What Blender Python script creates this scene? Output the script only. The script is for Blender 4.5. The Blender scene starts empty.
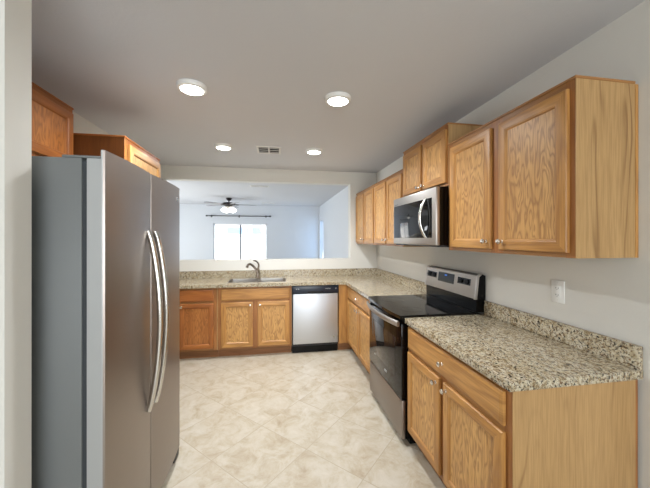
import bpy, bmesh, math, random
from mathutils import Vector, Matrix
random.seed(4)
SC = bpy.context.scene
COL = SC.collection
PI = math.pi

# ------------------------------------------------------------------ camera
F_PX, YAW, PITCH, ROLL = 296.9, .1667, .0004, 0.0
cam_data = bpy.data.cameras.new('camera')
cam = bpy.data.objects.new('camera', cam_data)
COL.objects.link(cam)
c, s = math.cos(YAW), math.sin(YAW)
Rv, F0, Zv = Vector((c, -s, 0)), Vector((s, c, 0)), Vector((0, 0, 1))
c, s = math.cos(PITCH), math.sin(PITCH)
Uv, Fv = c*Zv - s*F0, c*F0 + s*Zv
c, s = math.cos(ROLL), math.sin(ROLL)
Rv, Uv = c*Rv + s*Uv, c*Uv - s*Rv
m = Matrix((Rv, Uv, -Fv)).transposed().to_4x4()
m.translation = Vector((-1.5531, 0, 1.4791))
cam.matrix_world = m
cam_data.sensor_width = 36
cam_data.lens = F_PX/650*36
cam_data.shift_y = -(244-238.03)/650
cam_data.clip_start = .05
SC.camera = cam

# ------------------------------------------------------------------ exposure, world, sun, assumed rear daylight and fill light
SC.view_settings.view_transform = 'Standard'
SC.view_settings.look = 'None'
SC.view_settings.gamma = 1
SC.view_settings.use_curve_mapping = False
SC.view_settings.exposure = 0.20

world = bpy.data.worlds.new('sky')
SC.world = world
world.use_nodes = True
bg = world.node_tree.nodes['Background']
bg.inputs[0].default_value = (.42, .66, 1, 1)
bg.inputs[1].default_value = 3.0


def lamp(name, kind, loc, target, energy, color, size=None, size_y=None, spread=None):
    d = bpy.data.lights.new(name, kind)
    d.energy = energy
    d.color = color
    if kind == 'AREA':
        d.shape = 'RECTANGLE'
        d.size, d.size_y = size, size_y
        if spread:
            d.spread = math.radians(spread)
    o = bpy.data.objects.new(name, d)
    COL.objects.link(o)
    o.location = loc
    o.rotation_euler = (Vector(target)-Vector(loc)).to_track_quat('-Z', 'Y').to_euler()
    return o


sun = lamp('sun', 'SUN', (0, 0, 20), (-1.5, 5, 10), 14, (1, .96, .9))
lamp('assumed_rear_daylight', 'AREA', (-1.5, -2.9, 1.40), (-1.5, 4, 1.35), 105, (.90, .955, 1), 2.8, 2.0)  # added lamp for assumed daylight behind the camera; rear wall has no window
lamp('living_fill_light', 'AREA', (-5.8, 6.6, .8), (-1.5, 6.9, 2.3), 125, (.90, .955, 1), 3.0, 1.2)  # added fill to brighten the living room; no window is built there


# ------------------------------------------------------------------ materials
def lin(v):
    v /= 255
    return v/12.92 if v <= .04045 else ((v+.055)/1.055)**2.4


def rgb(r, g, b):
    return (lin(r), lin(g), lin(b), 1)


class Mat:
    def __init__(self, name):
        self.m = bpy.data.materials.new(name)
        self.m.use_nodes = True
        self.t = self.m.node_tree
        self.b = self.t.nodes['Principled BSDF']

    def n(self, kind, **kw):
        x = self.t.nodes.new(kind)
        for k, v in kw.items():
            if k.startswith('i_'):
                key = k[2:]
                x.inputs[int(key) if key.isdigit() else key.replace('_', ' ')].default_value = v
            else:
                setattr(x, k, v)
        return x

    def l(self, a, b):
        self.t.links.new(a, b)

    def set(self, **kw):
        for k, v in kw.items():
            self.b.inputs[k.replace('_', ' ')].default_value = v
        return self

    def ramp(self, src, stops, interp='LINEAR'):
        r = self.n('ShaderNodeValToRGB')
        r.color_ramp.interpolation = interp
        el = r.color_ramp.elements
        while len(el) < len(stops):
            el.new(.5)
        for e, (p, col) in zip(el, stops):
            e.position = p
            e.color = col
        self.l(src, r.inputs[0])
        return r.outputs[0]

    def mix(self, fac, a, b, mode='MIX'):
        x = self.n('ShaderNodeMix', data_type='RGBA', blend_type=mode)
        for i, v in ((0, fac), (6, a), (7, b)):
            if hasattr(v, 'is_linked') or hasattr(v, 'links'):
                self.l(v, x.inputs[i])
            else:
                x.inputs[i].default_value = v
        return x.outputs[2]

    def math(self, op, a, b=None):
        x = self.n('ShaderNodeMath', operation=op)
        for i, v in enumerate((a, b)):
            if v is None:
                continue
            if hasattr(v, 'links'):
                self.l(v, x.inputs[i])
            else:
                x.inputs[i].default_value = v
        return x.outputs[0]

    def bump(self, h, strength=.2, dist=.01):
        x = self.n('ShaderNodeBump')
        x.inputs['Strength'].default_value = strength
        x.inputs['Distance'].default_value = dist
        self.l(h, x.inputs['Height'])
        self.l(x.outputs[0], self.b.inputs['Normal'])


def plain(name, col, rough=.5, metal=0, **kw):
    M = Mat(name)
    M.set(Base_Color=col, Roughness=rough, Metallic=metal, **kw)
    return M.m


def wall_paint(name, col, scale=90, strength=.12):
    M = Mat(name)
    M.set(Base_Color=col, Roughness=.85)
    g = M.n('ShaderNodeNewGeometry')
    nz = M.n('ShaderNodeTexNoise', i_Scale=scale, i_Detail=3.0)
    M.l(g.outputs['Position'], nz.inputs['Vector'])
    M.bump(nz.outputs[0], strength, .004)
    return M.m


def oak(name, light, mid, dark, axis='z', figure=11, fig_amt=.5, rough=.42, sc=5.0, power=1.6, banded=False, sq=.14):
    """grain runs along axis ('z' or horizontal 'h')"""
    M = Mat(name)
    tc = M.n('ShaderNodeTexCoord')
    oi = M.n('ShaderNodeObjectInfo')
    off = M.n('ShaderNodeVectorMath', operation='SCALE')
    cx = M.n('ShaderNodeCombineXYZ', i_0=7.3, i_1=3.1, i_2=5.7)
    M.l(cx.outputs[0], off.inputs[0])
    M.l(oi.outputs['Random'], off.inputs['Scale'])
    add = M.n('ShaderNodeVectorMath', operation='ADD')
    M.l(tc.outputs['Object'], add.inputs[0])
    M.l(off.outputs[0], add.inputs[1])
    st = M.n('ShaderNodeVectorMath', operation='MULTIPLY')
    st.inputs[1].default_value = (1, 1, sq) if axis == 'z' else (sq, sq, 1)
    M.l(add.outputs[0], st.inputs[0])
    # cathedral figure: contour lines of a stretched noise
    n1 = M.n('ShaderNodeTexNoise', i_Scale=sc, i_Detail=2.5, i_Roughness=.5, i_Distortion=.25)
    M.l(st.outputs[0], n1.inputs['Vector'])
    w = M.math('SINE', M.math('MULTIPLY', n1.outputs[0], figure*2*PI))
    w = M.math('POWER', M.math('MULTIPLY', M.math('ADD', w, 1.0), .5), power)
    # fine pores
    st2 = M.n('ShaderNodeVectorMath', operation='MULTIPLY')
    st2.inputs[1].default_value = (1, 1, .035) if axis == 'z' else (.035, .035, 1)
    M.l(add.outputs[0], st2.inputs[0])
    n2 = M.n('ShaderNodeTexNoise', i_Scale=170.0, i_Detail=3.0)
    M.l(st2.outputs[0], n2.inputs['Vector'])
    n3 = M.n('ShaderNodeTexNoise', i_Scale=9.0, i_Detail=3.0)
    M.l(st2.outputs[0], n3.inputs['Vector'])
    base = M.ramp(n3.outputs[0], [(.3, light), (.7, mid)])
    fig = M.math('MULTIPLY', w, fig_amt)
    if banded:
        st4 = M.n('ShaderNodeVectorMath', operation='MULTIPLY')
        st4.inputs[1].default_value = (1, 1, .06)
        M.l(add.outputs[0], st4.inputs[0])
        n4 = M.n('ShaderNodeTexNoise', i_Scale=6.5, i_Detail=1.0)
        M.l(st4.outputs[0], n4.inputs['Vector'])
        fig = M.math('MULTIPLY', fig, M.ramp(n4.outputs[0], [(.46, (.12, .12, .12, 1)), (.60, (1, 1, 1, 1))]))
    c1 = M.mix(fig, base, dark)
    pores = M.ramp(n2.outputs[0], [(.42, (0, 0, 0, 1)), (.62, (1, 1, 1, 1))])
    p2 = M.math('MULTIPLY', pores, .28)
    c2 = M.mix(p2, c1, dark)
    M.l(c2, M.b.inputs['Base Color'])
    M.set(Roughness=rough)
    M.bump(n2.outputs[0], .08, .002)
    return M.m


def granite(name):
    M = Mat(name)
    g = M.n('ShaderNodeNewGeometry')
    mp = M.n('ShaderNodeMapping')
    mp.inputs['Rotation'].default_value = (0.3, 0.2, .6)
    mp.inputs['Scale'].default_value = (1.25, .85, 1)
    M.l(g.outputs['Position'], mp.inputs['Vector'])
    V = mp.outputs[0]
    def noise(scale, det, rough=.6):
        n = M.n('ShaderNodeTexNoise', i_Scale=scale*1.3, i_Detail=det, i_Roughness=rough)
        M.l(V, n.inputs['Vector'])
        return n.outputs[0]
    base = M.ramp(noise(26, 4), [(.30, rgb(132, 114, 84)), (.43, rgb(173, 158, 128)), (.56, rgb(198, 188, 164)), (.70, rgb(172, 164, 146))])
    brown = M.ramp(noise(70, 4, .65), [(.53, (0, 0, 0, 1)), (.60, (1, 1, 1, 1))])
    c1 = M.mix(brown, base, rgb(118, 92, 62))
    grey = M.ramp(noise(95, 3, .6), [(.55, (0, 0, 0, 1)), (.61, (1, 1, 1, 1))])
    c2 = M.mix(M.math('MULTIPLY', grey, .7), c1, rgb(96, 92, 86))
    black = M.ramp(noise(58, 5, .7), [(.57, (0, 0, 0, 1)), (.61, (1, 1, 1, 1))])
    c3 = M.mix(black, c2, rgb(42, 36, 32))
    blot = M.ramp(noise(24, 6, .75), [(.60, (0, 0, 0, 1)), (.64, (1, 1, 1, 1))])
    c3 = M.mix(blot, c3, rgb(50, 42, 36))
    M.l(c3, M.b.inputs['Base Color'])
    M.set(Roughness=.16)
    return M.m


def tile_floor(name):
    M = Mat(name)
    g = M.n('ShaderNodeNewGeometry')
    def dot(v):
        d = M.n('ShaderNodeVectorMath', operation='DOT_PRODUCT')
        d.inputs[1].default_value = v
        M.l(g.outputs['Position'], d.inputs[0])
        return d.outputs['Value']
    k = .70710678
    P = .448
    u = M.math('SUBTRACT', dot((k, k, 0)), .5197 - 20*P)
    v = M.math('SUBTRACT', dot((-k, k, 0)), 2.411 - 20*P)
    cb = M.n('ShaderNodeCombineXYZ')
    M.l(u, cb.inputs[0])
    M.l(v, cb.inputs[1])
    br = M.n('ShaderNodeTexBrick', offset=0.0, squash=1.0)
    for kk, vv in (('Scale', 1.0), ('Mortar Size', .0026), ('Mortar Smooth', .25), ('Bias', 0.0), ('Brick Width', P), ('Row Height', P)):
        br.inputs[kk].default_value = vv
    br.inputs['Color1'].default_value = (.0, .0, .0, 1)
    br.inputs['Color2'].default_value = (1, 1, 1, 1)
    M.l(cb.outputs[0], br.inputs['Vector'])
    # each tile shifts the marbling so it breaks at the joints
    offs = M.n('ShaderNodeVectorMath', operation='SCALE')
    M.l(br.outputs['Color'], offs.inputs[0])
    offs.inputs['Scale'].default_value = 3.7
    ad = M.n('ShaderNodeVectorMath', operation='ADD')
    M.l(cb.outputs[0], ad.inputs[0])
    M.l(offs.outputs[0], ad.inputs[1])
    n1 = M.n('ShaderNodeTexNoise', i_Scale=7.0, i_Detail=9.0, i_Roughness=.7, i_Distortion=.5)
    M.l(ad.outputs[0], n1.inputs['Vector'])
    n2 = M.n('ShaderNodeTexNoise', i_Scale=22.0, i_Detail=5.0, i_Roughness=.6)
    M.l(ad.outputs[0], n2.inputs['Vector'])
    c = M.ramp(n1.outputs[0], [(.30, rgb(152, 137, 112)), (.42, rgb(169, 157, 137)), (.52, rgb(178, 169, 152)), (.68, rgb(187, 180, 167))])
    c = M.mix(M.math('MULTIPLY', M.ramp(n2.outputs[0], [(.5, (0, 0, 0, 1)), (.7, (1, 1, 1, 1))]), .3), c, rgb(172, 158, 134))
    c = M.mix(br.outputs['Fac'], c, rgb(158, 146, 126))
    M.l(c, M.b.inputs['Base Color'])
    M.set(Roughness=.38)
    M.bump(M.math('SUBTRACT', 1.0, br.outputs['Fac']), .3, .002)
    return M.m


def brushed(name, col, rough, axis='z', amt=.1, metal=1.0):
    M = Mat(name)
    M.set(Base_Color=col, Metallic=metal, Roughness=rough)
    tc = M.n('ShaderNodeTexCoord')
    st = M.n('ShaderNodeVectorMath', operation='MULTIPLY')
    st.inputs[1].default_value = {'z': (1, 1, .01), 'h': (.01, .01, 1)}[axis]
    M.l(tc.outputs['Object'], st.inputs[0])
    n = M.n('ShaderNodeTexNoise', i_Scale=400.0, i_Detail=2.0)
    M.l(st.outputs[0], n.inputs['Vector'])
    r = M.n('ShaderNodeMapRange')
    r.inputs['To Min'].default_value = rough-amt*.5
    r.inputs['To Max'].default_value = rough+amt*.5
    M.l(n.outputs[0], r.inputs['Value'])
    M.l(r.outputs[0], M.b.inputs['Roughness'])
    M.bump(n.outputs[0], .03, .001)
    return M.m


def glow(name, col, strength):
    M = Mat(name)
    M.set(Base_Color=col, Emission_Color=col, Emission_Strength=strength)
    return M.m


OAK_V = oak('oak_vertical', rgb(199, 149, 85), rgb(178, 127, 66), rgb(118, 72, 34), 'z', 5, .36, sc=9)
OAK_H = oak('oak_horizontal', rgb(199, 149, 85), rgb(178, 127, 66), rgb(118, 72, 34), 'h', 5, .36, sc=9)
OAK_P = oak('oak_panel', rgb(208, 162, 98), rgb(194, 146, 84), rgb(122, 76, 36), 'z', 11, .55, sc=15, power=2.0, sq=.2)
OAK_S = oak('oak_veneer', rgb(184, 148, 99), rgb(173, 137, 88), rgb(118, 82, 44), 'z', 17, .8, .5, 4.0, 5.0, True)
OAK_F = oak('oak_face_frame', rgb(172, 116, 62), rgb(150, 96, 48), rgb(104, 60, 28), 'z', 5, .3, sc=9)
OAK_T = oak('oak_trim', rgb(172, 124, 72), rgb(154, 106, 58), rgb(110, 70, 34), 'h', 5, .3, sc=9)
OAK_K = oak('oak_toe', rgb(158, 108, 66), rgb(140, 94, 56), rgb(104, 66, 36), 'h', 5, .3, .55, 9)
# redder boards of the left cabinets, with their shade put into the colour
SHADED_RED_V = oak('shaded_red_oak_vertical', rgb(176, 108, 50), rgb(154, 90, 38), rgb(104, 56, 22), 'z', 5, .32, sc=9)
SHADED_RED_H = oak('shaded_red_oak_horizontal', rgb(176, 108, 50), rgb(154, 90, 38), rgb(104, 56, 22), 'h', 5, .32, sc=9)
SHADED_RED_P = oak('shaded_red_oak_panel', rgb(188, 122, 62), rgb(162, 98, 44), rgb(104, 58, 24), 'z', 11, .5, sc=15, power=2.0, sq=.2)
SHADED_S = oak('shaded_oak_side', rgb(124, 72, 30), rgb(110, 62, 24), rgb(80, 42, 16), 'z', 8, .3, sc=5)  # same oak, the shade on the cabinet side painted in as dark brown
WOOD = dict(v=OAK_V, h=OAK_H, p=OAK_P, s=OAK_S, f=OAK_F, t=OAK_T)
SHADED_RED = dict(v=SHADED_RED_V, h=SHADED_RED_H, p=SHADED_RED_P, s=SHADED_S, f=SHADED_RED_V, t=SHADED_RED_H)
GRANITE = granite('granite')
WALL = wall_paint('wall_paint', rgb(219, 217, 210))
CEIL = wall_paint('ceiling_paint', rgb(206, 206, 208), 70, .2)
LIVING = wall_paint('living_paint', rgb(212, 215, 219))
FLOOR = tile_floor('floor_tile')
STEEL = brushed('brushed_steel', rgb(196, 192, 188), .30, 'h')
STEEL_V = brushed('brushed_steel_vertical', rgb(206, 209, 214), .46, 'z')
STEEL_DOOR = brushed('fridge_steel', rgb(150, 141, 135), .36, 'h')
STEEL_MID = brushed('satin_steel', rgb(172, 167, 162), .40, 'h')
CHROME = plain('polished_metal', rgb(214, 212, 208), .18, 1)
NICKEL = plain('brushed_nickel', rgb(224, 218, 208), .2, 1)
FAUCET = plain('faucet_nickel', rgb(140, 130, 120), .26, 1)
SILVER = plain('silver_plastic', rgb(176, 178, 178), .45, .35)
GREY = plain('grey_enamel', rgb(112, 115, 115), .5, .1)
BLACKG = plain('black_glass', rgb(8, 8, 9), .05, 0, Specular_IOR_Level=.32)
BLACK = plain('black_enamel', rgb(6, 6, 7), .16, 0, Specular_IOR_Level=.22)
BLACKM = plain('black_plastic', rgb(24, 25, 28), .5)
NAVY = plain('dark_blue_plastic', rgb(26, 34, 48), .28)
GASKET = plain('gasket_rubber', rgb(52, 56, 60), .7)
WHITE = plain('white_plastic', rgb(234, 234, 230), .4)
WHITEM = plain('white_metal', rgb(222, 220, 216), .5)
DARK = plain('dark_slot', rgb(24, 22, 22), .8)
LENS = glow('lamp_lens', (1, .97, .92, 1), 14)
DISPLAY = glow('clock_display', rgb(60, 110, 190), .5)
SHADE = glow('lamp_shade_glass', (1, .97, .92, 1), 1.6)
BRONZE = plain('dark_bronze', rgb(38, 32, 30), .4, .6)
BLADE = plain('fan_blade_wood', rgb(150, 148, 150), .5)
STUCCO = wall_paint('stucco', rgb(236, 230, 220), 30, .4)
ROOFT = plain('roof_tile', rgb(176, 120, 92), .8)
BLOCK = wall_paint('block_wall', rgb(232, 226, 216), 20, .4)
CONC = wall_paint('concrete', rgb(214, 208, 200), 20, .3)
WINBLUE = plain('blue_window_glass', rgb(170, 196, 222), .1)
VINYL = plain('white_vinyl', rgb(232, 234, 236), .4)
ALU = plain('bronze_aluminium', rgb(120, 124, 130), .4, .4)


def glass_mat():
    M = Mat('clear_glass')
    tr = M.n('ShaderNodeBsdfTransparent')
    gl = M.n('ShaderNodeBsdfGlossy', i_Roughness=.02)
    mx = M.n('ShaderNodeMixShader')
    mx.inputs[0].default_value = .06
    M.l(tr.outputs[0], mx.inputs[1])
    M.l(gl.outputs[0], mx.inputs[2])
    M.l(mx.outputs[0], M.t.nodes['Material Output'].inputs['Surface'])
    return M.m


GLASS = glass_mat()


# ------------------------------------------------------------------ mesh helpers
def box(bm, x0, x1, y0, y1, z0, z1, mat=0, bev=0.0, seg=2):
    vs = [bm.verts.new((x, y, z)) for z in (z0, z1) for y in (y0, y1) for x in (x0, x1)]
    idx = [(0, 2, 3, 1), (4, 5, 7, 6), (0, 1, 5, 4), (2, 6, 7, 3), (0, 4, 6, 2), (1, 3, 7, 5)]
    fs = []
    for q in idx:
        f = bm.faces.new([vs[i] for i in q])
        f.material_index = mat
        fs.append(f)
    if bev > 0:
        es = set(e for f in fs for e in f.edges)
        bmesh.ops.bevel(bm, geom=list(es), offset=bev, segments=seg, affect='EDGES', profile=.5, material=-1)
    return fs


def lathe(bm, prof, org=(0, 0, 0), axis='z', seg=24, mat=0, caps=True):
    """prof: list of (radius, height) along axis"""
    ax = {'z': (Vector((1, 0, 0)), Vector((0, 1, 0)), Vector((0, 0, 1))),
          'y': (Vector((1, 0, 0)), Vector((0, 0, 1)), Vector((0, -1, 0))),
          'x': (Vector((0, 1, 0)), Vector((0, 0, 1)), Vector((1, 0, 0)))}[axis] if isinstance(axis, str) else axis
    O = Vector(org)
    rings = []
    for r, h in prof:
        rings.append([bm.verts.new(O + ax[2]*h + (ax[0]*math.cos(2*PI*i/seg) + ax[1]*math.sin(2*PI*i/seg))*r) for i in range(seg)])
    for a, b in zip(rings, rings[1:]):
        for i in range(seg):
            f = bm.faces.new((a[i], a[(i+1) % seg], b[(i+1) % seg], b[i]))
            f.material_index = mat
    if caps:
        for rg in (rings[0][::-1], rings[-1]):
            f = bm.faces.new(rg)
            f.material_index = mat


def tube(bm, pts, r, seg=12, mat=0, up=Vector((0, 0, 1)), ry=None):
    """sweep an ellipse r (sideways) x ry along pts; r may be a list"""
    pts = [Vector(p) for p in pts]
    rings = []
    for i, p in enumerate(pts):
        t = (pts[min(i+1, len(pts)-1)] - pts[max(i-1, 0)]).normalized()
        u = up if abs(t.dot(up)) < .98 else Vector((1, 0, 0))
        sd = t.cross(u).normalized()
        w = sd.cross(t).normalized()
        ra = r[i] if isinstance(r, (list, tuple)) else r
        rb = ry if ry else ra
        rings.append([bm.verts.new(p + sd*math.cos(2*PI*k/seg)*ra + w*math.sin(2*PI*k/seg)*rb) for k in range(seg)])
    for a, b in zip(rings, rings[1:]):
        for k in range(seg):
            f = bm.faces.new((a[k], a[(k+1) % seg], b[(k+1) % seg], b[k]))
            f.material_index = mat
    for rg in (rings[0][::-1], rings[-1]):
        f = bm.faces.new(rg)
        f.material_index = mat


def prism(bm, poly, axis, a0, a1, mat=0):
    """extrude a closed polygon: axis 'z' -> (x,y); 'x' -> (y,z)"""
    def mk(p, a):
        return (p[0], p[1], a) if axis == 'z' else (a, p[0], p[1]) if axis == 'x' else (p[0], a, p[1])
    lo = [bm.verts.new(mk(p, a0)) for p in poly]
    hi = [bm.verts.new(mk(p, a1)) for p in poly]
    n = len(poly)
    for i in range(n):
        f = bm.faces.new((lo[i], lo[(i+1) % n], hi[(i+1) % n], hi[i]))
        f.material_index = mat
    for rg in (lo[::-1], hi):
        f = bm.faces.new(rg)
        f.material_index = mat


def smooth_path(pts, n=8):
    pts = [Vector(p) for p in pts]
    out = []
    P = [pts[0]*2-pts[1]] + pts + [pts[-1]*2-pts[-2]]
    for i in range(1, len(P)-2):
        for k in range(n):
            t = k/n
            a, b, c_, d = P[i-1], P[i], P[i+1], P[i+2]
            out.append(.5*((2*b) + (c_-a)*t + (2*a-5*b+4*c_-d)*t*t + (3*b-a-3*c_+d)*t**3))
    out.append(pts[-1])
    return out


def obj(name, bm, mats, parent=None, label=None, smooth=True):
    bmesh.ops.recalc_face_normals(bm, faces=bm.faces)
    me = bpy.data.meshes.new(name)
    bm.to_mesh(me)
    bm.free()
    for mt in (mats if isinstance(mats, (list, tuple)) else [mats]):
        me.materials.append(mt)
    if smooth:
        for p in me.polygons:
            p.use_smooth = True
        me.set_sharp_from_angle(angle=math.radians(32))
    o = bpy.data.objects.new(name, me)
    COL.objects.link(o)
    if parent:
        o.parent = parent
    if label:
        o['label'] = label
    return o


def B():
    return bmesh.new()


def bobj(name, dims, mats, parent=None, bev=0.0, label=None):
    bm = B()
    box(bm, *dims, bev=bev)
    return obj(name, bm, mats, parent, label)


def thing(name, label, cat, loc=(0, 0, 0), rz=0, group=None):
    o = bpy.data.objects.new(name, None)
    o.empty_display_size = .1
    COL.objects.link(o)
    o.location = loc
    o.rotation_euler = (0, 0, rz)
    o['label'] = label
    o['category'] = cat
    if group:
        o['group'] = group
    return o


def struct(name, bm, mats, label=None, parent=None):
    o = obj(name, bm, mats, parent, label, smooth=False)
    if not parent:
        o['kind'] = 'structure'
        o['category'] = name.split('_')[0]
        o['label'] = label
    return o


# ------------------------------------------------------------------ room shell
H = 2.49          # ceiling
YB = 4.4156       # kitchen back wall
YB2 = 4.555       # its living-room side
YF = 9.37         # living-room far wall
XL = -3.14        # kitchen left wall

bm = B(); box(bm, -6.15, .15, -3.15, 9.52, -.1, 0)
struct('floor', bm, FLOOR, 'beige stone-look floor tiles laid on the diagonal')
bm = B(); box(bm, -6.15, .15, -3.15, 9.52, H, H+.12)
struct('ceiling', bm, CEIL, 'flat white ceiling over kitchen and living room')
bm = B(); box(bm, 0, .15, -3.15, YB2, 0, H)
struct('wall_right', bm, WALL, 'off-white wall behind the range and right cabinets')
# back wall: half wall, header, right pier, left pier around the pass-through opening
OX0, OX1, OZ0, OZ1 = -3.08, -.417, 1.168, 2.305
bm = B()
box(bm, XL, 0, YB, YB2, 0, OZ0)
box(bm, XL, 0, YB, YB2, OZ1, H)
box(bm, OX1, 0, YB, YB2, OZ0, OZ1)
box(bm, XL, OX0, YB, YB2, OZ0, OZ1)
struct('wall_back', bm, WALL, 'off-white half wall and header framing the wide pass-through opening')
bm = B(); box(bm, XL-.12, XL, 1.193, YB2, 0, H)
struct('wall_left', bm, WALL, 'off-white wall behind the refrigerator')
bm = B(); box(bm, -6.0, -2.392, 1.088, 1.193, 0, H)
struct('wall_left_return', bm, WALL, 'end of off-white wall in the left foreground beside the refrigerator')
bm = B(); box(bm, -6.15, -6.0, -3.15, 9.52, 0, H)
struct('wall_side', bm, WALL, 'off-white outer wall left of the living room')
bm = B(); box(bm, -6.0, 0, -3.15, -3.0, 0, H)
struct('wall_rear', bm, WALL, 'off-white wall behind the camera')
bm = B(); box(bm, -6.0, XL-.12, YB, YB2, 0, H)
struct('wall_living_near', bm, LIVING, 'wall between living room and the room behind the kitchen')
# living room right wall with a window close to the far corner
WY0, WY1, WZ0, WZ1 = 8.58, 9.24, .45, 2.02
bm = B()
XR = -.16
box(bm, XR, XR+.11, YB2, WY0, 0, H)
box(bm, XR, XR+.11, WY1, YF, 0, H)
box(bm, XR, XR+.11, WY0, WY1, 0, WZ0)
box(bm, XR, XR+.11, WY0, WY1, WZ1, H)
struct('wall_living_right', bm, LIVING, 'pale blue-white right wall of the living room')
DX0, DX1, DZ1 = -3.39, -1.80, 1.925
bm = B()
box(bm, -6.0, DX0, YF, YF+.15, 0, H)
box(bm, DX1, .15, YF, YF+.15, 0, H)
box(bm, DX0, DX1, YF, YF+.15, DZ1, H)
struct('wall_far', bm, LIVING, 'pale blue-white far wall of the living room with patio door')

# patio door
bm = B()
box(bm, DX0, DX0+.035, YF+.03, YF+.11, 0, DZ1)
box(bm, DX1-.035, DX1, YF+.03, YF+.11, 0, DZ1)
box(bm, DX0, DX1, YF+.03, YF+.11, DZ1-.035, DZ1)
box(bm, DX0, DX1, YF+.03, YF+.11, 0, .03)
door = struct('door_1', bm, VINYL, 'sliding glass patio door in the far living room wall, glaring with daylight')
bm = B(); box(bm, -2.62, -2.575, YF+.04, YF+.10, .03, DZ1-.035)
struct('stile', bm, ALU, 'grey centre stile', door)
for x0, x1 in ((DX0+.035, -2.62), (-2.575, DX1-.035)):
    bm = B(); box(bm, x0, x1, YF+.065, YF+.07, .03, DZ1-.035)
    struct('pane', bm, GLASS, None, door)
bm = B()
for a in ((WY0, WY0+.03, WZ0, WZ1), (WY1-.03, WY1, WZ0, WZ1), (WY0, WY1, WZ0, WZ0+.03), (WY0, WY1, WZ1-.03, WZ1)):
    box(bm, XR+.085, XR+.125, *a)
win = struct('window_1', bm, VINYL, 'narrow bluish window on the right wall of the living room')
bm = B(); box(bm, XR+.10, XR+.104, WY0+.03, WY1-.03, WZ0+.03, WZ1-.03)
struct('pane', bm, GLASS, None, win)

# outside
bm = B(); box(bm, -14, 8, 9.52, 30, -.15, -.02)
struct('ground', bm, CONC, 'pale concrete patio outside the glass door')
bw = thing('block_wall', 'sunlit pale garden wall seen through the patio door', 'wall', (-3, 15, -.02))
bobj('wall_panel', (-11, 9, 0, .2, 0, 1.62), BLOCK, bw)
bobj('cap', (-11, 9, -.03, .23, 1.62, 1.69), CONC, bw)
nh = thing('neighbor_house', 'pale stucco house beyond the garden wall outside the patio door', 'house', (-3, 20, -.02))
bobj('wall_panel', (-7, 6, 0, 6, 0, 2.55), STUCCO, nh)
for wx in (-1.6, -.35, 1.1):
    wbm = B(); box(wbm, wx, wx+.95, -.05, 0, 1.75, 2.15)
    obj('window', wbm, WINBLUE, nh)
bm = B(); prism(bm, [(-.5, 2.5), (6.5, 2.5), (3, 3.9)], 'x', -7.4, 6.4)
obj('roof', bm, ROOFT, nh)
pp = thing('patio_post', 'slim post of the patio cover outside the right glass pane', 'post', (-2.42, 11.0, -.02))
bobj('shaft', (-.05, .05, -.05, .05, 0.02, 2.75), STUCCO, pp)
bobj('base', (-.08, .08, -.08, .08, 0, .12), STUCCO, pp, .01)


# ------------------------------------------------------------------ cabinets
def rect_rings(bm, x0, x1, z0, z1, rings, mat_v=0, mat_h=1, close_back=True):
    vs = []
    for ins, y in rings:
        a, b, c_, d = x0+ins, x1-ins, z0+ins, z1-ins
        vs.append([bm.verts.new(p) for p in ((a, y, c_), (b, y, c_), (b, y, d), (a, y, d))])
    for p, q in zip(vs, vs[1:]):
        for i in range(4):
            f = bm.faces.new((p[i], p[(i+1) % 4], q[(i+1) % 4], q[i]))
            f.material_index = mat_h if i in (0, 2) else mat_v
    if close_back:
        bm.faces.new(vs[0][::-1])
    return vs


def add_knob(parent, x, z, y=-.02):
    bm = B()
    lathe(bm, [(.010, 0), (.0095, .003), (.006, .006), (.0055, .014), (.010, .018), (.0145, .021), (.0145, .025), (.0115, .029), (.005, .0305)], (x, y, z), 'y', 16)
    return obj('knob', bm, NICKEL, parent, 'brushed nickel knob')


def cab_door(parent, x0, x1, z0, z1, knob=None, wd=WOOD):
    fw = .058
    bm = B()
    vs = rect_rings(bm, x0, x1, z0, z1, [(0, -.001), (0, -.015), (.003, -.019), (.006, -.020), (fw-.012, -.020), (fw-.009, -.018), (fw-.006, -.018), (fw, -.011), (fw+.008, -.009)], 0, 1)
    d = obj('door', bm, [wd['v'], wd['h']], parent)
    bm = B()
    box(bm, x0+fw-.001, x1-fw+.001, -.0105, -.003, z0+fw-.001, z1-fw+.001)
    obj('panel', bm, wd['p'], d, 'flat oak panel with cathedral grain')
    if knob:
        add_knob(d, x0+knob[0] if knob[0] > 0 else x1+knob[0], z0+knob[1] if knob[1] > 0 else z1+knob[1])
    return d


def drawer(parent, x0, x1, z0, z1, knobs=1, wd=WOOD):
    bm = B()
    vs = rect_rings(bm, x0, x1, z0, z1, [(0, -.001), (0, -.012), (.004, -.016), (.010, -.0175), (.014, -.020)], 1, 1)
    f = bm.faces.new(vs[-1])
    f.material_index = 1
    d = obj('drawer', bm, [wd['v'], wd['h']], parent)
    if knobs:
        add_knob(d, (x0+x1)/2, (z0+z1)/2)
    return d


def face_frame(parent, W, z0, z1, stiles, rails, wd=WOOD):
    """stiles: list of (x0,x1); rails: list of (z0,z1)"""
    sk_ = .0035
    bobj('end_skin', (0, sk_, 0, .0188, z0, z1), wd['s'], parent)
    bobj('end_skin', (W-sk_, W, 0, .0188, z0, z1), wd['s'], parent)
    stiles = [(max(a, sk_), min(b, W-sk_)) for a, b in stiles]
    bm = B()
    for a, b in stiles:
        box(bm, a, b, 0, .019, z0, z1, 0)
    xs = sorted(stiles)
    for a, b in rails:
        for p, q in zip(xs, xs[1:]):
            box(bm, p[1], q[0], 0, .019, a, b, 1)
    obj('face_frame', bm, [wd['f'], wd['t']], parent)


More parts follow.
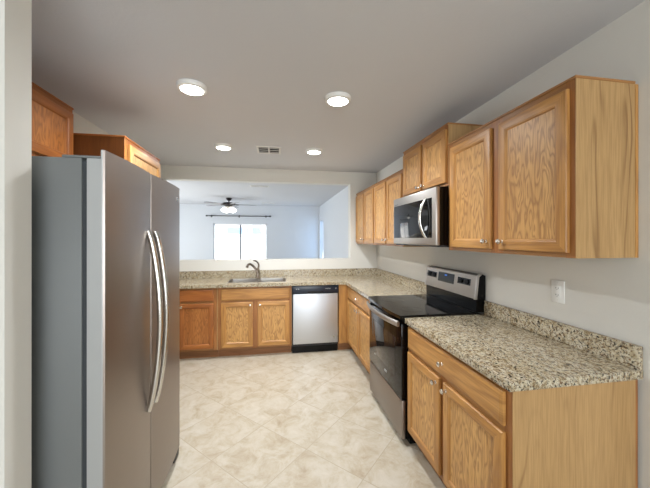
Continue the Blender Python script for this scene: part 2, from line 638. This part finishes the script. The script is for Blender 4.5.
def upper_cabinet(label, loc, rz, W, D, Hc, doors, knob_z=.045, trim=True, scribe=0.0, group='oak wall cabinets', wd=WOOD):
    t = thing('wall_cabinet', label, 'cabinet', loc, rz, group)
    bm = B()
    box(bm, 0, W, .019, D-scribe, 0, Hc-.012)
    obj('cabinet_body', bm, wd['s'], t)
    st = [(0, .045)] + [(a[1]-.012, b[0]+.012) for a, b in zip(doors, doors[1:])] + [(W-.045, W)]
    face_frame(t, W, 0, Hc-.012, st, [(0, .045), (Hc-.057, Hc-.012)], wd)
    for i, (a, b) in enumerate(doors):
        kx = -.03 if i % 2 == 0 else .03
        cab_door(t, a, b, .022, Hc-.045, (kx, knob_z), wd)
    bm = B()
    box(bm, -.003, W+.003, -.006, D-scribe, Hc-.012, Hc, bev=.002, seg=1)
    obj('top_molding', bm, wd['t'], t)
    return t


RZ, LZ = -PI/2, PI/2
TOP = 2.1566
Z0 = 1.3946
# right wall (local x runs toward the camera)
c_near = upper_cabinet('tall two-door oak wall cabinet nearest the camera, right of the microwave', (-.32, 1.959, Z0), RZ, .917, .318, TOP-Z0,
                       [(.040, .437), (.500, .890)], scribe=.018)
bm = B(); box(bm, .899, .917, .302, .318, 0, TOP-Z0-.012); obj('scribe_strip', bm, OAK_V, c_near)
c_mw = upper_cabinet('short raised two-door oak wall cabinet directly above the microwave', (-.32, 2.720, 1.860), RZ, .757, .318, 2.314-1.860,
                     [(.022, .372), (.403, .742)], knob_z=.03)
upper_cabinet('two-door oak wall cabinet just left of the microwave', (-.32, 3.566, Z0), RZ, .843, .318, TOP-Z0, [(.02, .41), (.44, .82)])
upper_cabinet('farthest two-door oak wall cabinet against the pass-through wall', (-.32, 4.412, Z0), RZ, .843, .318, TOP-Z0, [(.02, .405), (.435, .822)])
# left wall (local x runs away from the camera)
upper_cabinet('raised oak wall cabinet above the refrigerator at upper left', (-2.835, 1.235, 1.918), LZ, .913, .30, 2.314-1.918, [(.02, .45), (.475, .893)], knob_z=.03, wd=SHADED_RED)
upper_cabinet('deep oak wall cabinet behind the refrigerator top, nearest the pass-through on the left', (-2.535, 2.152, Z0), LZ, .61, .60, TOP-Z0, [(.045, .58)], wd=dict(WOOD, s=SHADED_S, t=SHADED_RED_H))


def base_cabinet(label, loc, rz, W, D, doors, drawers, stiles=None, knob_side=None, wd=WOOD, open_top=False):
    t = thing('base_cabinet', label, 'cabinet', loc, rz, 'oak base cabinets')
    if open_top:
        bm = B()
        for a in ((0, .018, .019, D, .11, .875), (W-.018, W, .019, D, .11, .875), (.018, W-.018, .019, D, .11, .128),
                  (.018, W-.018, D-.008, D, .128, .875), (.018, W-.018, .019, .024, .128, .875)):
            box(bm, *a)
        obj('cabinet_body', bm, wd['s'], t)
    else:
        bobj('cabinet_body', (0, W, .019, D, .11, .875), wd['s'], t)
    st = stiles or ([(0, .045)] + [(a[1]-.012, b[0]+.012) for a, b in zip(doors, doors[1:])] + [(W-.045, W)])
    face_frame(t, W, .11, .875, st, [(.11, .150), (.675, .715), (.838, .875)], wd)
    for i, (a, b) in enumerate(doors):
        side = knob_side[i] if knob_side else ('r' if i % 2 == 0 else 'l')
        cab_door(t, a, b, .135, .685, (-.03 if side == 'r' else .03, -.035), wd)
    for a, b, k in drawers:
        drawer(t, a, b, .712, .852, k, wd)
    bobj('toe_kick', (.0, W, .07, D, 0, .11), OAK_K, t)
    return t


b_near = base_cabinet('oak base cabinet nearest the camera, right of the range, plain veneer end panel', (-.622, 1.974, 0), RZ, .936, .598, [(.022, .425), (.468, .900)], [(.022, .900, 1)])
bobj('scribe_strip', (.918, .936, .598, .610, 0, .875), OAK_F, b_near)
b_far = base_cabinet('oak base cabinet in the corner between dishwasher and range', (-.61, 3.80, 0), RZ, 1.075, .60, [(.055, .535), (.558, 1.035)], [(.055, 1.035, 1)])
bobj('filler_strip', (0, .02, -.123, 0, .11, .875), OAK_V, b_far)
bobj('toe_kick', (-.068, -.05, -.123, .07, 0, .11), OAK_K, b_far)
b_sink = base_cabinet('wide oak sink base cabinet with two doors below the faucet', (-2.250, 3.805, 0), 0, .906, .60, [(.046, .424), (.482, .878)], [(.046, .878, 0)], open_top=True)
b_left = base_cabinet('single-door oak base cabinet beside the refrigerator, left of the sink cabinet', (-2.732, 3.805, 0), 0, .480, .60, [(.045, .440)], [(.045, .440, 0)], knob_side=['l'], wd=dict(WOOD, v=SHADED_RED_V, h=SHADED_RED_H, p=SHADED_RED_P))

# ------------------------------------------------------------------ countertops
ct = thing('countertop', 'L-shaped speckled granite countertop with the sink, turning the far corner', 'countertop', (0, 0, .876), 0, 'granite countertops')
SX0, SX1, SY0, SY1 = -2.165, -1.405, 3.905, 4.300
bm = B()
T = .038
fy = 3.770
box(bm, XL+.002, SX0, fy, YB-.001, 0, T)
box(bm, SX1, -.648, fy, YB-.001, 0, T)
box(bm, SX0, SX1, fy, SY0, 0, T)
box(bm, SX0, SX1, SY1, YB-.001, 0, T)
box(bm, -.648, -.001, 2.720, YB-.001, 0, T)
obj('slab', bm, GRANITE, ct)
bobj('backsplash', (XL+.002, -.001, YB-.022, YB-.001, T, T+.1016), GRANITE, ct)
bobj('backsplash', (-.022, -.001, 2.722, YB-.022, T, T+.1016), GRANITE, ct)
ct2 = thing('countertop', 'speckled granite countertop right of the range, nearest the camera', 'countertop', (0, 0, .876), 0, 'granite countertops')
bobj('slab', (-.648, -.001, 1.024, 1.980, 0, T), GRANITE, ct2, .003)
bobj('backsplash', (-.022, -.001, 1.026, 1.980, T, T+.1016), GRANITE, ct2, .002)

# sink
sk = thing('sink', 'stainless double-bowl sink set in the granite counter', 'sink', (0, 0, .876))
bm = B()
g = .004
def bowl(bm, x0, x1, y0, y1, zt, zb, t=.004):
    def ring(x0, x1, y0, y1, z, r, n=5):
        pts = []
        for cx_, cy_, a0 in ((x1-r, y1-r, 0), (x0+r, y1-r, 90), (x0+r, y0+r, 180), (x1-r, y0+r, 270)):
            for k in range(n):
                a = math.radians(a0+90*k/(n-1))
                pts.append(bm.verts.new((cx_+r*math.cos(a), cy_+r*math.sin(a), z)))
        return pts
    R = [ring(x0, x1, y0, y1, zt, .03), ring(x0+.006, x1-.006, y0+.006, y1-.006, zt+.002, .03), ring(x0+.012, x1-.012, y0+.012, y1-.012, zt, .03),
         ring(x0+.016, x1-.016, y0+.016, y1-.016, zb+.03, .05), ring(x0+.045, x1-.045, y0+.045, y1-.045, zb, .05)]
    for a, b in zip(R, R[1:]):
        n = len(a)
        for i in range(n):
            bm.faces.new((a[i], a[(i+1) % n], b[(i+1) % n], b[i]))
    bm.faces.new(R[-1])
mx_ = -1.79
for x0, x1 in ((SX0+g, mx_-.002), (mx_+.002, SX1-g)):
    bm = B()
    bowl(bm, x0, x1, SY0+g, SY1-g, T-.004, -.17)
    bo = obj('bowl', bm, STEEL, sk)
    bm = B(); lathe(bm, [(.042, -.1695), (.042, -.167), (.030, -.1665), (.028, -.1685)], ((x0+x1)/2, 4.10, 0), 'z', 20)
    obj('drain', bm, CHROME, bo)

# faucet
fa = thing('faucet', 'brushed nickel single-lever faucet behind the sink', 'faucet', (-1.795, 4.345, .9145))
bm = B(); lathe(bm, [(.034, 0), (.034, .006), (.028, .012), (.024, .03), (.022, .10), (.0235, .115), (.018, .13), (.008, .136)], seg=24)
obj('body', bm, FAUCET, fa)
bm = B()
tube(bm, smooth_path([(-.005, -.01, .075), (-.03, -.04, .13), (-.07, -.09, .185), (-.10, -.135, .205), (-.125, -.17, .195), (-.135, -.185, .165)]), [.016]*30+[.0155]*6+[.019]*5, 14)
obj('spout', bm, FAUCET, fa)
bm = B()
tube(bm, smooth_path([(.0, 0, .125), (.012, -.004, .165), (.006, -.02, .205), (-.02, -.05, .238), (-.055, -.085, .252)]), [.012]*20+[.009]*13, 12)
obj('lever', bm, FAUCET, fa)

# ------------------------------------------------------------------ dishwasher
dw = thing('dishwasher', 'stainless dishwasher with black control strip, right of the sink cabinet', 'dishwasher', (-1.340, 3.785, 0))
bobj('tub', (.004, .600, .03, .60, .09, .872), BLACKM, dw)
bm = B(); box(bm, .012, .594, 0, .03, .125, .765, bev=.006)
pn = obj('door', bm, STEEL_V, dw, 'brushed stainless door')
bm = B(); lathe(bm, [(.014, 0), (.014, .001)], (.535, -.0005, .205), 'y', 20); obj('badge', bm, CHROME, pn)
bm = B(); box(bm, .004, .600, -.004, .03, .772, .868, bev=.004)
cp = obj('control_panel', bm, NAVY, dw)
bm = B(); box(bm, .20, .40, -.0045, -.003, .776, .80, bev=.0006); obj('handle_pocket', bm, DARK, cp)
for x in (.05, .075, .43, .455, .48, .56):
    bm = B(); box(bm, x, x+.014, -.0052, -.0035, .825, .833); obj('button', bm, SILVER, cp)
bobj('toe_panel', (.006, .598, .05, .08, 0, .118), BLACK, dw)

# ------------------------------------------------------------------ range
rg = thing('range', 'stainless and black glass-top electric range between the right base cabinets', 'range', (-.668, 2.717, 0), RZ)
W = .733
bobj('oven_body', (.004, W-.004, .032, .655, .05, .905), BLACK, rg)
# cooktop with bowed front
def bow(x, amt):
    u = (x/W)*2-1
    return -amt*(1-u*u)
n = 16
bm = B()
poly = [(W*i/n, -.012+bow(W*i/n, .022)) for i in range(n+1)] + [(W, .584), (0, .584)]
prism(bm, poly, 'z', .905, .928)
bmesh.ops.bevel(bm, geom=[e for e in bm.edges if abs(e.verts[0].co.z-.928) < 1e-5 and abs(e.verts[1].co.z-.928) < 1e-5], offset=.005, segments=2, affect='EDGES')
ck = obj('cooktop', bm, BLACKG, rg)
RING = plain('burner_print', rgb(40, 40, 42), .12)
for x, y, r in ((.19, .16, .105), (.56, .16, .085), (.19, .44, .08), (.56, .44, .105), (.375, .46, .05)):
    bm = B()
    lathe(bm, [(r, 0), (r, .0004), (r-.004, .0004), (r-.004, 0)], (x, y, .9281), 'z', 40, caps=False)
    obj('burner_ring', bm, RING, ck)
bm = B()
poly = [(W*i/n, .002+bow(W*i/n, .012)) for i in range(n+1)] + [(W, .032), (0, .032)]
prism(bm, poly, 'z', .872, .904)
obj('front_rail', bm, BLACK, rg)
bm = B(); box(bm, .004, W-.004, 0, .032, .330, .868, bev=.005)
od = obj('oven_door', bm, BLACKG, rg)
bm = B(); box(bm, .12, W-.12, -.0015, .002, .45, .74, bev=.0007); obj('oven_window', bm, plain('oven_window_glass', rgb(34, 30, 28), .05), od)
bm = B()
box(bm, .40, .445, -.0015, .002, .398, .412); obj('badge', bm, SILVER, od)
bm = B(); box(bm, .16, .175, -.0015, .002, .44, .475); obj('white_mark', bm, WHITE, od)  # small white rectangle low on the oven door
# wide bowed handle
bm = B()
pts = [(.012 + (W-.024)*i/20, -.018 + bow(.012+(W-.024)*i/20, .045), .868) for i in range(21)]
tube(bm, pts, .011, 14, ry=.021)
hd = obj('handle', bm, STEEL_MID, od, 'wide bowed stainless handle')
for x in (.03, W-.03):
    bm = B(); box(bm, x-.012, x+.012, -.02, .002, .852, .866, bev=.003); obj('handle_mount', bm, BLACK, od)
bm = B(); box(bm, .004, W-.004, .002, .032, .048, .322, bev=.006)
obj('storage_drawer', bm, STEEL_DOOR, rg, 'brushed stainless drawer front')
bobj('toe_base', (.02, W-.02, .07, .62, 0, .06), BLACK, rg)
# backguard
bm = B()
prism(bm, [(.584, .928), (.662, .928), (.662, 1.198), (.640, 1.209), (.602, 1.200), (.586, 1.03)], 'x', .0, W)
bk = obj('backguard', bm, BLACK, rg)
bm = B()
sl = lambda z: .582 + (z-1.005)*.11
prism(bm, [(sl(1.005)-.010, 1.028), (sl(1.005)+.006, 1.024), (.610, 1.190), (.612, 1.198), (.602, 1.203), (.596, 1.198)], 'x', -.002, W+.002)
pl = obj('steel_fascia', bm, STEEL_MID, bk, 'brushed stainless fascia')
def on_fascia(nm, x0, x1, z0, z1, mt, th=.002):
    f = lambda z: .572 + (z-1.028)*(.596-.572)/(1.198-1.028)
    bm = B()
    prism(bm, [(f(z0)-th, z0), (f(z0)+.001, z0), (f(z1)+.001, z1), (f(z1)-th, z1)], 'x', x0, x1)
    return obj(nm, bm, mt, bk)
for x0, x1 in ((-.006, .008), (W-.008, W+.006)):
    bm = B()
    prism(bm, [(.569, 1.024), (.592, 1.196), (.600, 1.207), (.612, 1.211), (.628, 1.207), (.606, 1.190), (.588, 1.024)], 'x', x0, x1)
    obj('end_cap', bm, STEEL, bk, 'bright rounded stainless end cap')
on_fascia('knob_panel', .025, .185, 1.115, 1.165, BLACKG)
on_fascia('knob_panel', .505, .665, 1.115, 1.165, BLACKG)
on_fascia('touch_panel', .215, .455, 1.095, 1.175, BLACKG)
on_fascia('clock_display', .315, .35, 1.150, 1.162, DISPLAY, .0026)
for x in (.065, .14, .545, .62):
    bm = B()
    lathe(bm, [(.017, 0), (.017, .012), (.012, .020), (.004, .021)], (x, .586, 1.14), 'y', 18)
    obj('knob', bm, BLACKM, bk)

# ------------------------------------------------------------------ microwave
mw = thing('microwave', 'stainless over-the-range microwave with black window and bowed handle', 'microwave', (-.422, 2.716, 1.415), RZ)
W = .757
MH = .436
bobj('cabinet_body', (.004, W-.004, .035, .415, .012, MH), BLACK, mw)
bm = B(); box(bm, -.012, W, .0, .035, .010, MH-.002, bev=.008)
md = obj('door', bm, STEEL_MID, mw, 'stainless door frame')
bm = B(); box(bm, .010, W-.052, -.002, .004, .066, .362, bev=.001)
obj('window', bm, BLACKG, md)
bm = B()
pts = [(.622, -.004-.050*math.sin(PI*i/30)**.85, .068+.295*i/30) for i in range(31)]
tube(bm, pts, .011, 14, up=Vector((1, 0, 0)), ry=.013)
obj('handle', bm, CHROME, md, 'polished bowed handle')
bm = B(); box(bm, .03, .10, -.001, .002, .372, .378); obj('badge', bm, GREY, md)
bobj('vent_grille', (.004, W-.004, .02, .40, 0, .012), BLACKM, mw)

# ------------------------------------------------------------------ refrigerator
fr = thing('refrigerator', 'large side-by-side stainless refrigerator with two bowed handles at left', 'refrigerator', (-2.196, 1.262, 0), LZ)
FW = .908
HB, HD = 1.785, 1.817
bm = B(); box(bm, .004, FW-.004, .082, .765, .03, HB, bev=.004); obj('cabinet_body', bm, GREY, fr)
bobj('gasket', (.010, FW-.010, .062, .083, .07, HB-.01), GASKET, fr)


def fridge_door(x0, x1):
    bm = B()
    n = 10
    r = .008
    front = []
    for i in range(n+1):
        u = i/n
        x = x0+r*.4+(x1-x0-r*.8)*u
        front.append((x, -.010*(1-(2*u-1)**2)+.001))
    prism(bm, [(x0, .062), (x0, .0142), (x1, .0142), (x1, .062)], 'z', .065, HD-.034, 0)
    prism(bm, [(x0, .014), (x0, r)] + front + [(x1, r), (x1, .014)], 'z', .065, HD, 0)
    for f in bm.faces:
        nrm = f.normal
        f.normal_update()
        c_ = f.calc_center_median()
        f.material_index = 0 if (c_.y < .008 and abs(f.normal.z) < .5) else 1
    return obj('door', bm, [STEEL_DOOR, SILVER], fr)


d1 = fridge_door(0, .426)
d2 = fridge_door(.433, FW)
for d_, x in ((d1, .378), (d2, .466)):
    bm = B()
    pts = [(x, -.006-.056*math.sin(PI*(i/24))**.75, .600+.915*i/24) for i in range(25)]
    tube(bm, pts, .014, 14, up=Vector((1, 0, 0)), ry=.012)
    obj('handle', bm, CHROME, d_, 'long bowed polished handle')
bm = B(); lathe(bm, [(.013, 0), (.013, .0015), (.009, .002)], (.838, -.004, 1.735), 'y', 20); obj('badge', bm, CHROME, d2)
for d_, x in ((d1, .02), (d2, FW-.10)):
    pass
bm = B(); box(bm, .004, .11, .018, .15, HB, HB+.010, bev=.003); obj('hinge_cover', bm, GREY, fr)
bm = B(); box(bm, FW-.11, FW-.004, .018, .15, HB, HB+.010, bev=.003); obj('hinge_cover', bm, GREY, fr)
bobj('base_grille', (.01, FW-.01, .075, .10, .008, .064), BLACKM, fr)
for x in (.05, FW-.05):
    bm = B(); box(bm, x-.045, x+.045, .004, .074, .006, .060, bev=.006)
    lathe(bm, [(.018, 0), (.018, .014)], (x, .045, 0), 'z', 16)
    obj('leveling_foot', bm, BLACKM, fr)

# ------------------------------------------------------------------ outlet
ou = thing('wall_outlet', 'white electrical outlet on the right wall above the granite', 'outlet', (-.0005, 1.412, 1.183), RZ)
bm = B(); box(bm, -.039, .039, -.006, 0, -.062, .062, bev=.003); obj('plate', bm, WHITE, ou)
bm = B(); box(bm, -.0165, .0165, -.0085, -.005, -.034, .034, bev=.0015)
de = obj('receptacle', bm, WHITE, ou)
for z in (-.019, .019):
    bm = B()
    box(bm, -.008, -.0055, -.0088, -.008, z-.003, z+.005)
    box(bm, .0055, .008, -.0088, -.008, z-.003, z+.004)
    box(bm, -.002, .002, -.0088, -.008, z-.009, z-.006)
    obj('socket_slots', bm, DARK, de)
for z in (-.047, .047):
    bm = B(); lathe(bm, [(.003, 0), (.003, .0007)], (0, -.006, z), 'y', 12); obj('screw', bm, WHITEM, ou)

# ------------------------------------------------------------------ ceiling lights
LIGHTS = [(-2.097, 2.092, 'round flush ceiling light nearest the refrigerator, left of the front pair'),
          (-1.106, 2.093, 'round flush ceiling light nearest the microwave, right of the front pair'),
          (-2.109, 3.381, 'round flush ceiling light left of the ceiling vent'),
          (-1.111, 3.383, 'round flush ceiling light right of the ceiling vent')]
proto = None
for x, y, lab in LIGHTS:
    t = thing('ceiling_light', lab, 'ceiling light', (x, y, H), 0, 'round kitchen ceiling lights')
    if proto is None:
        bm = B(); lathe(bm, [(.094, 0), (.094, -.012), (.090, -.024), (.078, -.030), (.073, -.030), (.070, -.024)], seg=40)
        p1 = obj('trim_ring', bm, WHITE, t)
        bm = B(); lathe(bm, [(.0725, -.0265), (.060, -.031), (.030, -.033), (.002, -.0335)], seg=40)
        p2 = obj('lens', bm, LENS, t, 'glowing white diffuser')
        ld = bpy.data.lights.new('led', 'AREA')
        ld.shape = 'DISK'
        ld.size = .13
        ld.energy = 16
        ld.color = (.94, .97, 1)
        ld.spread = math.radians(150)
        p3 = bpy.data.objects.new('led', ld)
        COL.objects.link(p3)
        p3.location = (0, 0, -.036)
        p3.parent = t
        proto = (p1, p2, p3)
    else:
        for p in proto:
            q = p.copy()
            COL.objects.link(q)
            q.parent = t


# ------------------------------------------------------------------ ceiling vents
def vent(label, x, y, w, d, nsl):
    t = thing('ceiling_vent', label, 'vent', (x, y, H), 0, 'white ceiling vents')
    bm = B()
    f = .022
    for a in ((-w/2, w/2, -d/2, -d/2+f), (-w/2, w/2, d/2-f, d/2), (-w/2, -w/2+f, -d/2+f, d/2-f), (w/2-f, w/2, -d/2+f, d/2-f), (-.008, .008, -d/2+f, d/2-f)):
        box(bm, *a, -.008, 0)
    obj('frame', bm, WHITEM, t)
    bobj('duct_opening', (-w/2+f, w/2-f, -d/2+f, d/2-f, -.002, -.0005), DARK, t)
    for i in range(nsl):
        yy = -d/2+f+(d-2*f)*(i+.5)/nsl
        bm = B()
        prism(bm, [(yy-.004, -.003), (yy-.002, -.003), (yy+.003, -.0065), (yy+.001, -.0065)], 'x', -w/2+f, w/2-f)
        obj('louver', bm, WHITEM, t)


vent('white louvered ceiling vent between the two far kitchen lights', -1.622, 3.46, .27, .27, 3)
vent('white ceiling vent in the living room just past the pass-through header', -1.85, 5.9, .36, .16, 4)
vent('white ceiling vent in the living room nearest the far wall', -1.75, 8.67, .36, .16, 4)

# ------------------------------------------------------------------ ceiling fan
fn = thing('ceiling_fan', 'dark-hubbed ceiling fan with glowing lights in the living room', 'ceiling fan', (-2.703, 7.8, H))
bm = B(); lathe(bm, [(.075, 0), (.072, -.02), (.045, -.06), (.02, -.07)], seg=24); obj('canopy', bm, BRONZE, fn)
bm = B(); lathe(bm, [(.014, -.06), (.014, -.115)], seg=12); obj('downrod', bm, BRONZE, fn)
bm = B(); lathe(bm, [(.05, -.105), (.14, -.12), (.165, -.14), (.165, -.17), (.13, -.19), (.08, -.20)], seg=32); obj('motor_housing', bm, BRONZE, fn)
for k in range(5):
    a = math.radians(8+72*k)
    bm = B()
    ca, sa = math.cos(a), math.sin(a)
    tl = .06
    def P3(r, w, dz=0):
        return (ca*r-sa*w, sa*r+ca*w, -.168+w*tl*2+dz)
    prof = [(.20, -.045), (.30, -.06), (.60, -.068), (.66, -.05), (.68, 0), (.66, .05), (.60, .068), (.30, .06), (.20, .045)]
    lo = [bm.verts.new(P3(r, w)) for r, w in prof]
    hi = [bm.verts.new(P3(r, w, .008)) for r, w in prof]
    for i in range(len(prof)):
        j = (i+1) % len(prof)
        bm.faces.new((lo[i], lo[j], hi[j], hi[i]))
    bm.faces.new(lo[::-1]); bm.faces.new(hi)
    bl = obj('blade', bm, BLADE, fn)
    bm = B(); tube(bm, [(ca*.13, sa*.13, -.165), (ca*.24, sa*.24, -.165)], .012, 8); obj('blade_iron', bm, BRONZE, bl)
bm = B(); lathe(bm, [(.075, -.198), (.10, -.22), (.10, -.25), (.06, -.275), (.02, -.285)], seg=28); obj('light_kit', bm, plain('pale_nickel', rgb(220, 214, 204), .35, .5), fn)
for k in range(4):
    a = math.radians(35+90*k)
    dx, dy = math.cos(a), math.sin(a)
    ax2 = Vector((dx*.62, dy*.62, -.78)).normalized()
    ux = Vector((-dy, dx, 0))
    uy = ax2.cross(ux)
    bm = B(); lathe(bm, [(.024, 0), (.046, .022), (.062, .065), (.066, .105), (.058, .118), (.01, .121)], (dx*.085, dy*.085, -.245), (ux, uy, ax2), 20)
    obj('lamp_shade', bm, SHADE, fn, 'glowing frosted glass shade')

# ------------------------------------------------------------------ curtain rod
cr = thing('curtain_rod', 'dark curtain rod on the far wall above the patio door', 'curtain rod', (-2.63, YF-.08, 2.148))
bm = B(); tube(bm, [(-.90, 0, 0), (.90, 0, 0)], .012, 10); obj('rod', bm, BRONZE, cr)
for sx in (-1, 1):
    bm = B(); lathe(bm, [(.012, 0), (.02, .01), (.026, .03), (.018, .05), (.004, .058)], (sx*.90, 0, 0), (Vector((0, 1, 0)), Vector((0, 0, 1)), Vector((sx, 0, 0))), 14); obj('finial', bm, BRONZE, cr)
for sx in (-.8, 0, .8):
    bm = B(); box(bm, sx-.012, sx+.012, -.014, .079, -.02, -.010); box(bm, sx-.015, sx+.015, .074, .079, -.04, .03); obj('bracket', bm, BRONZE, cr)
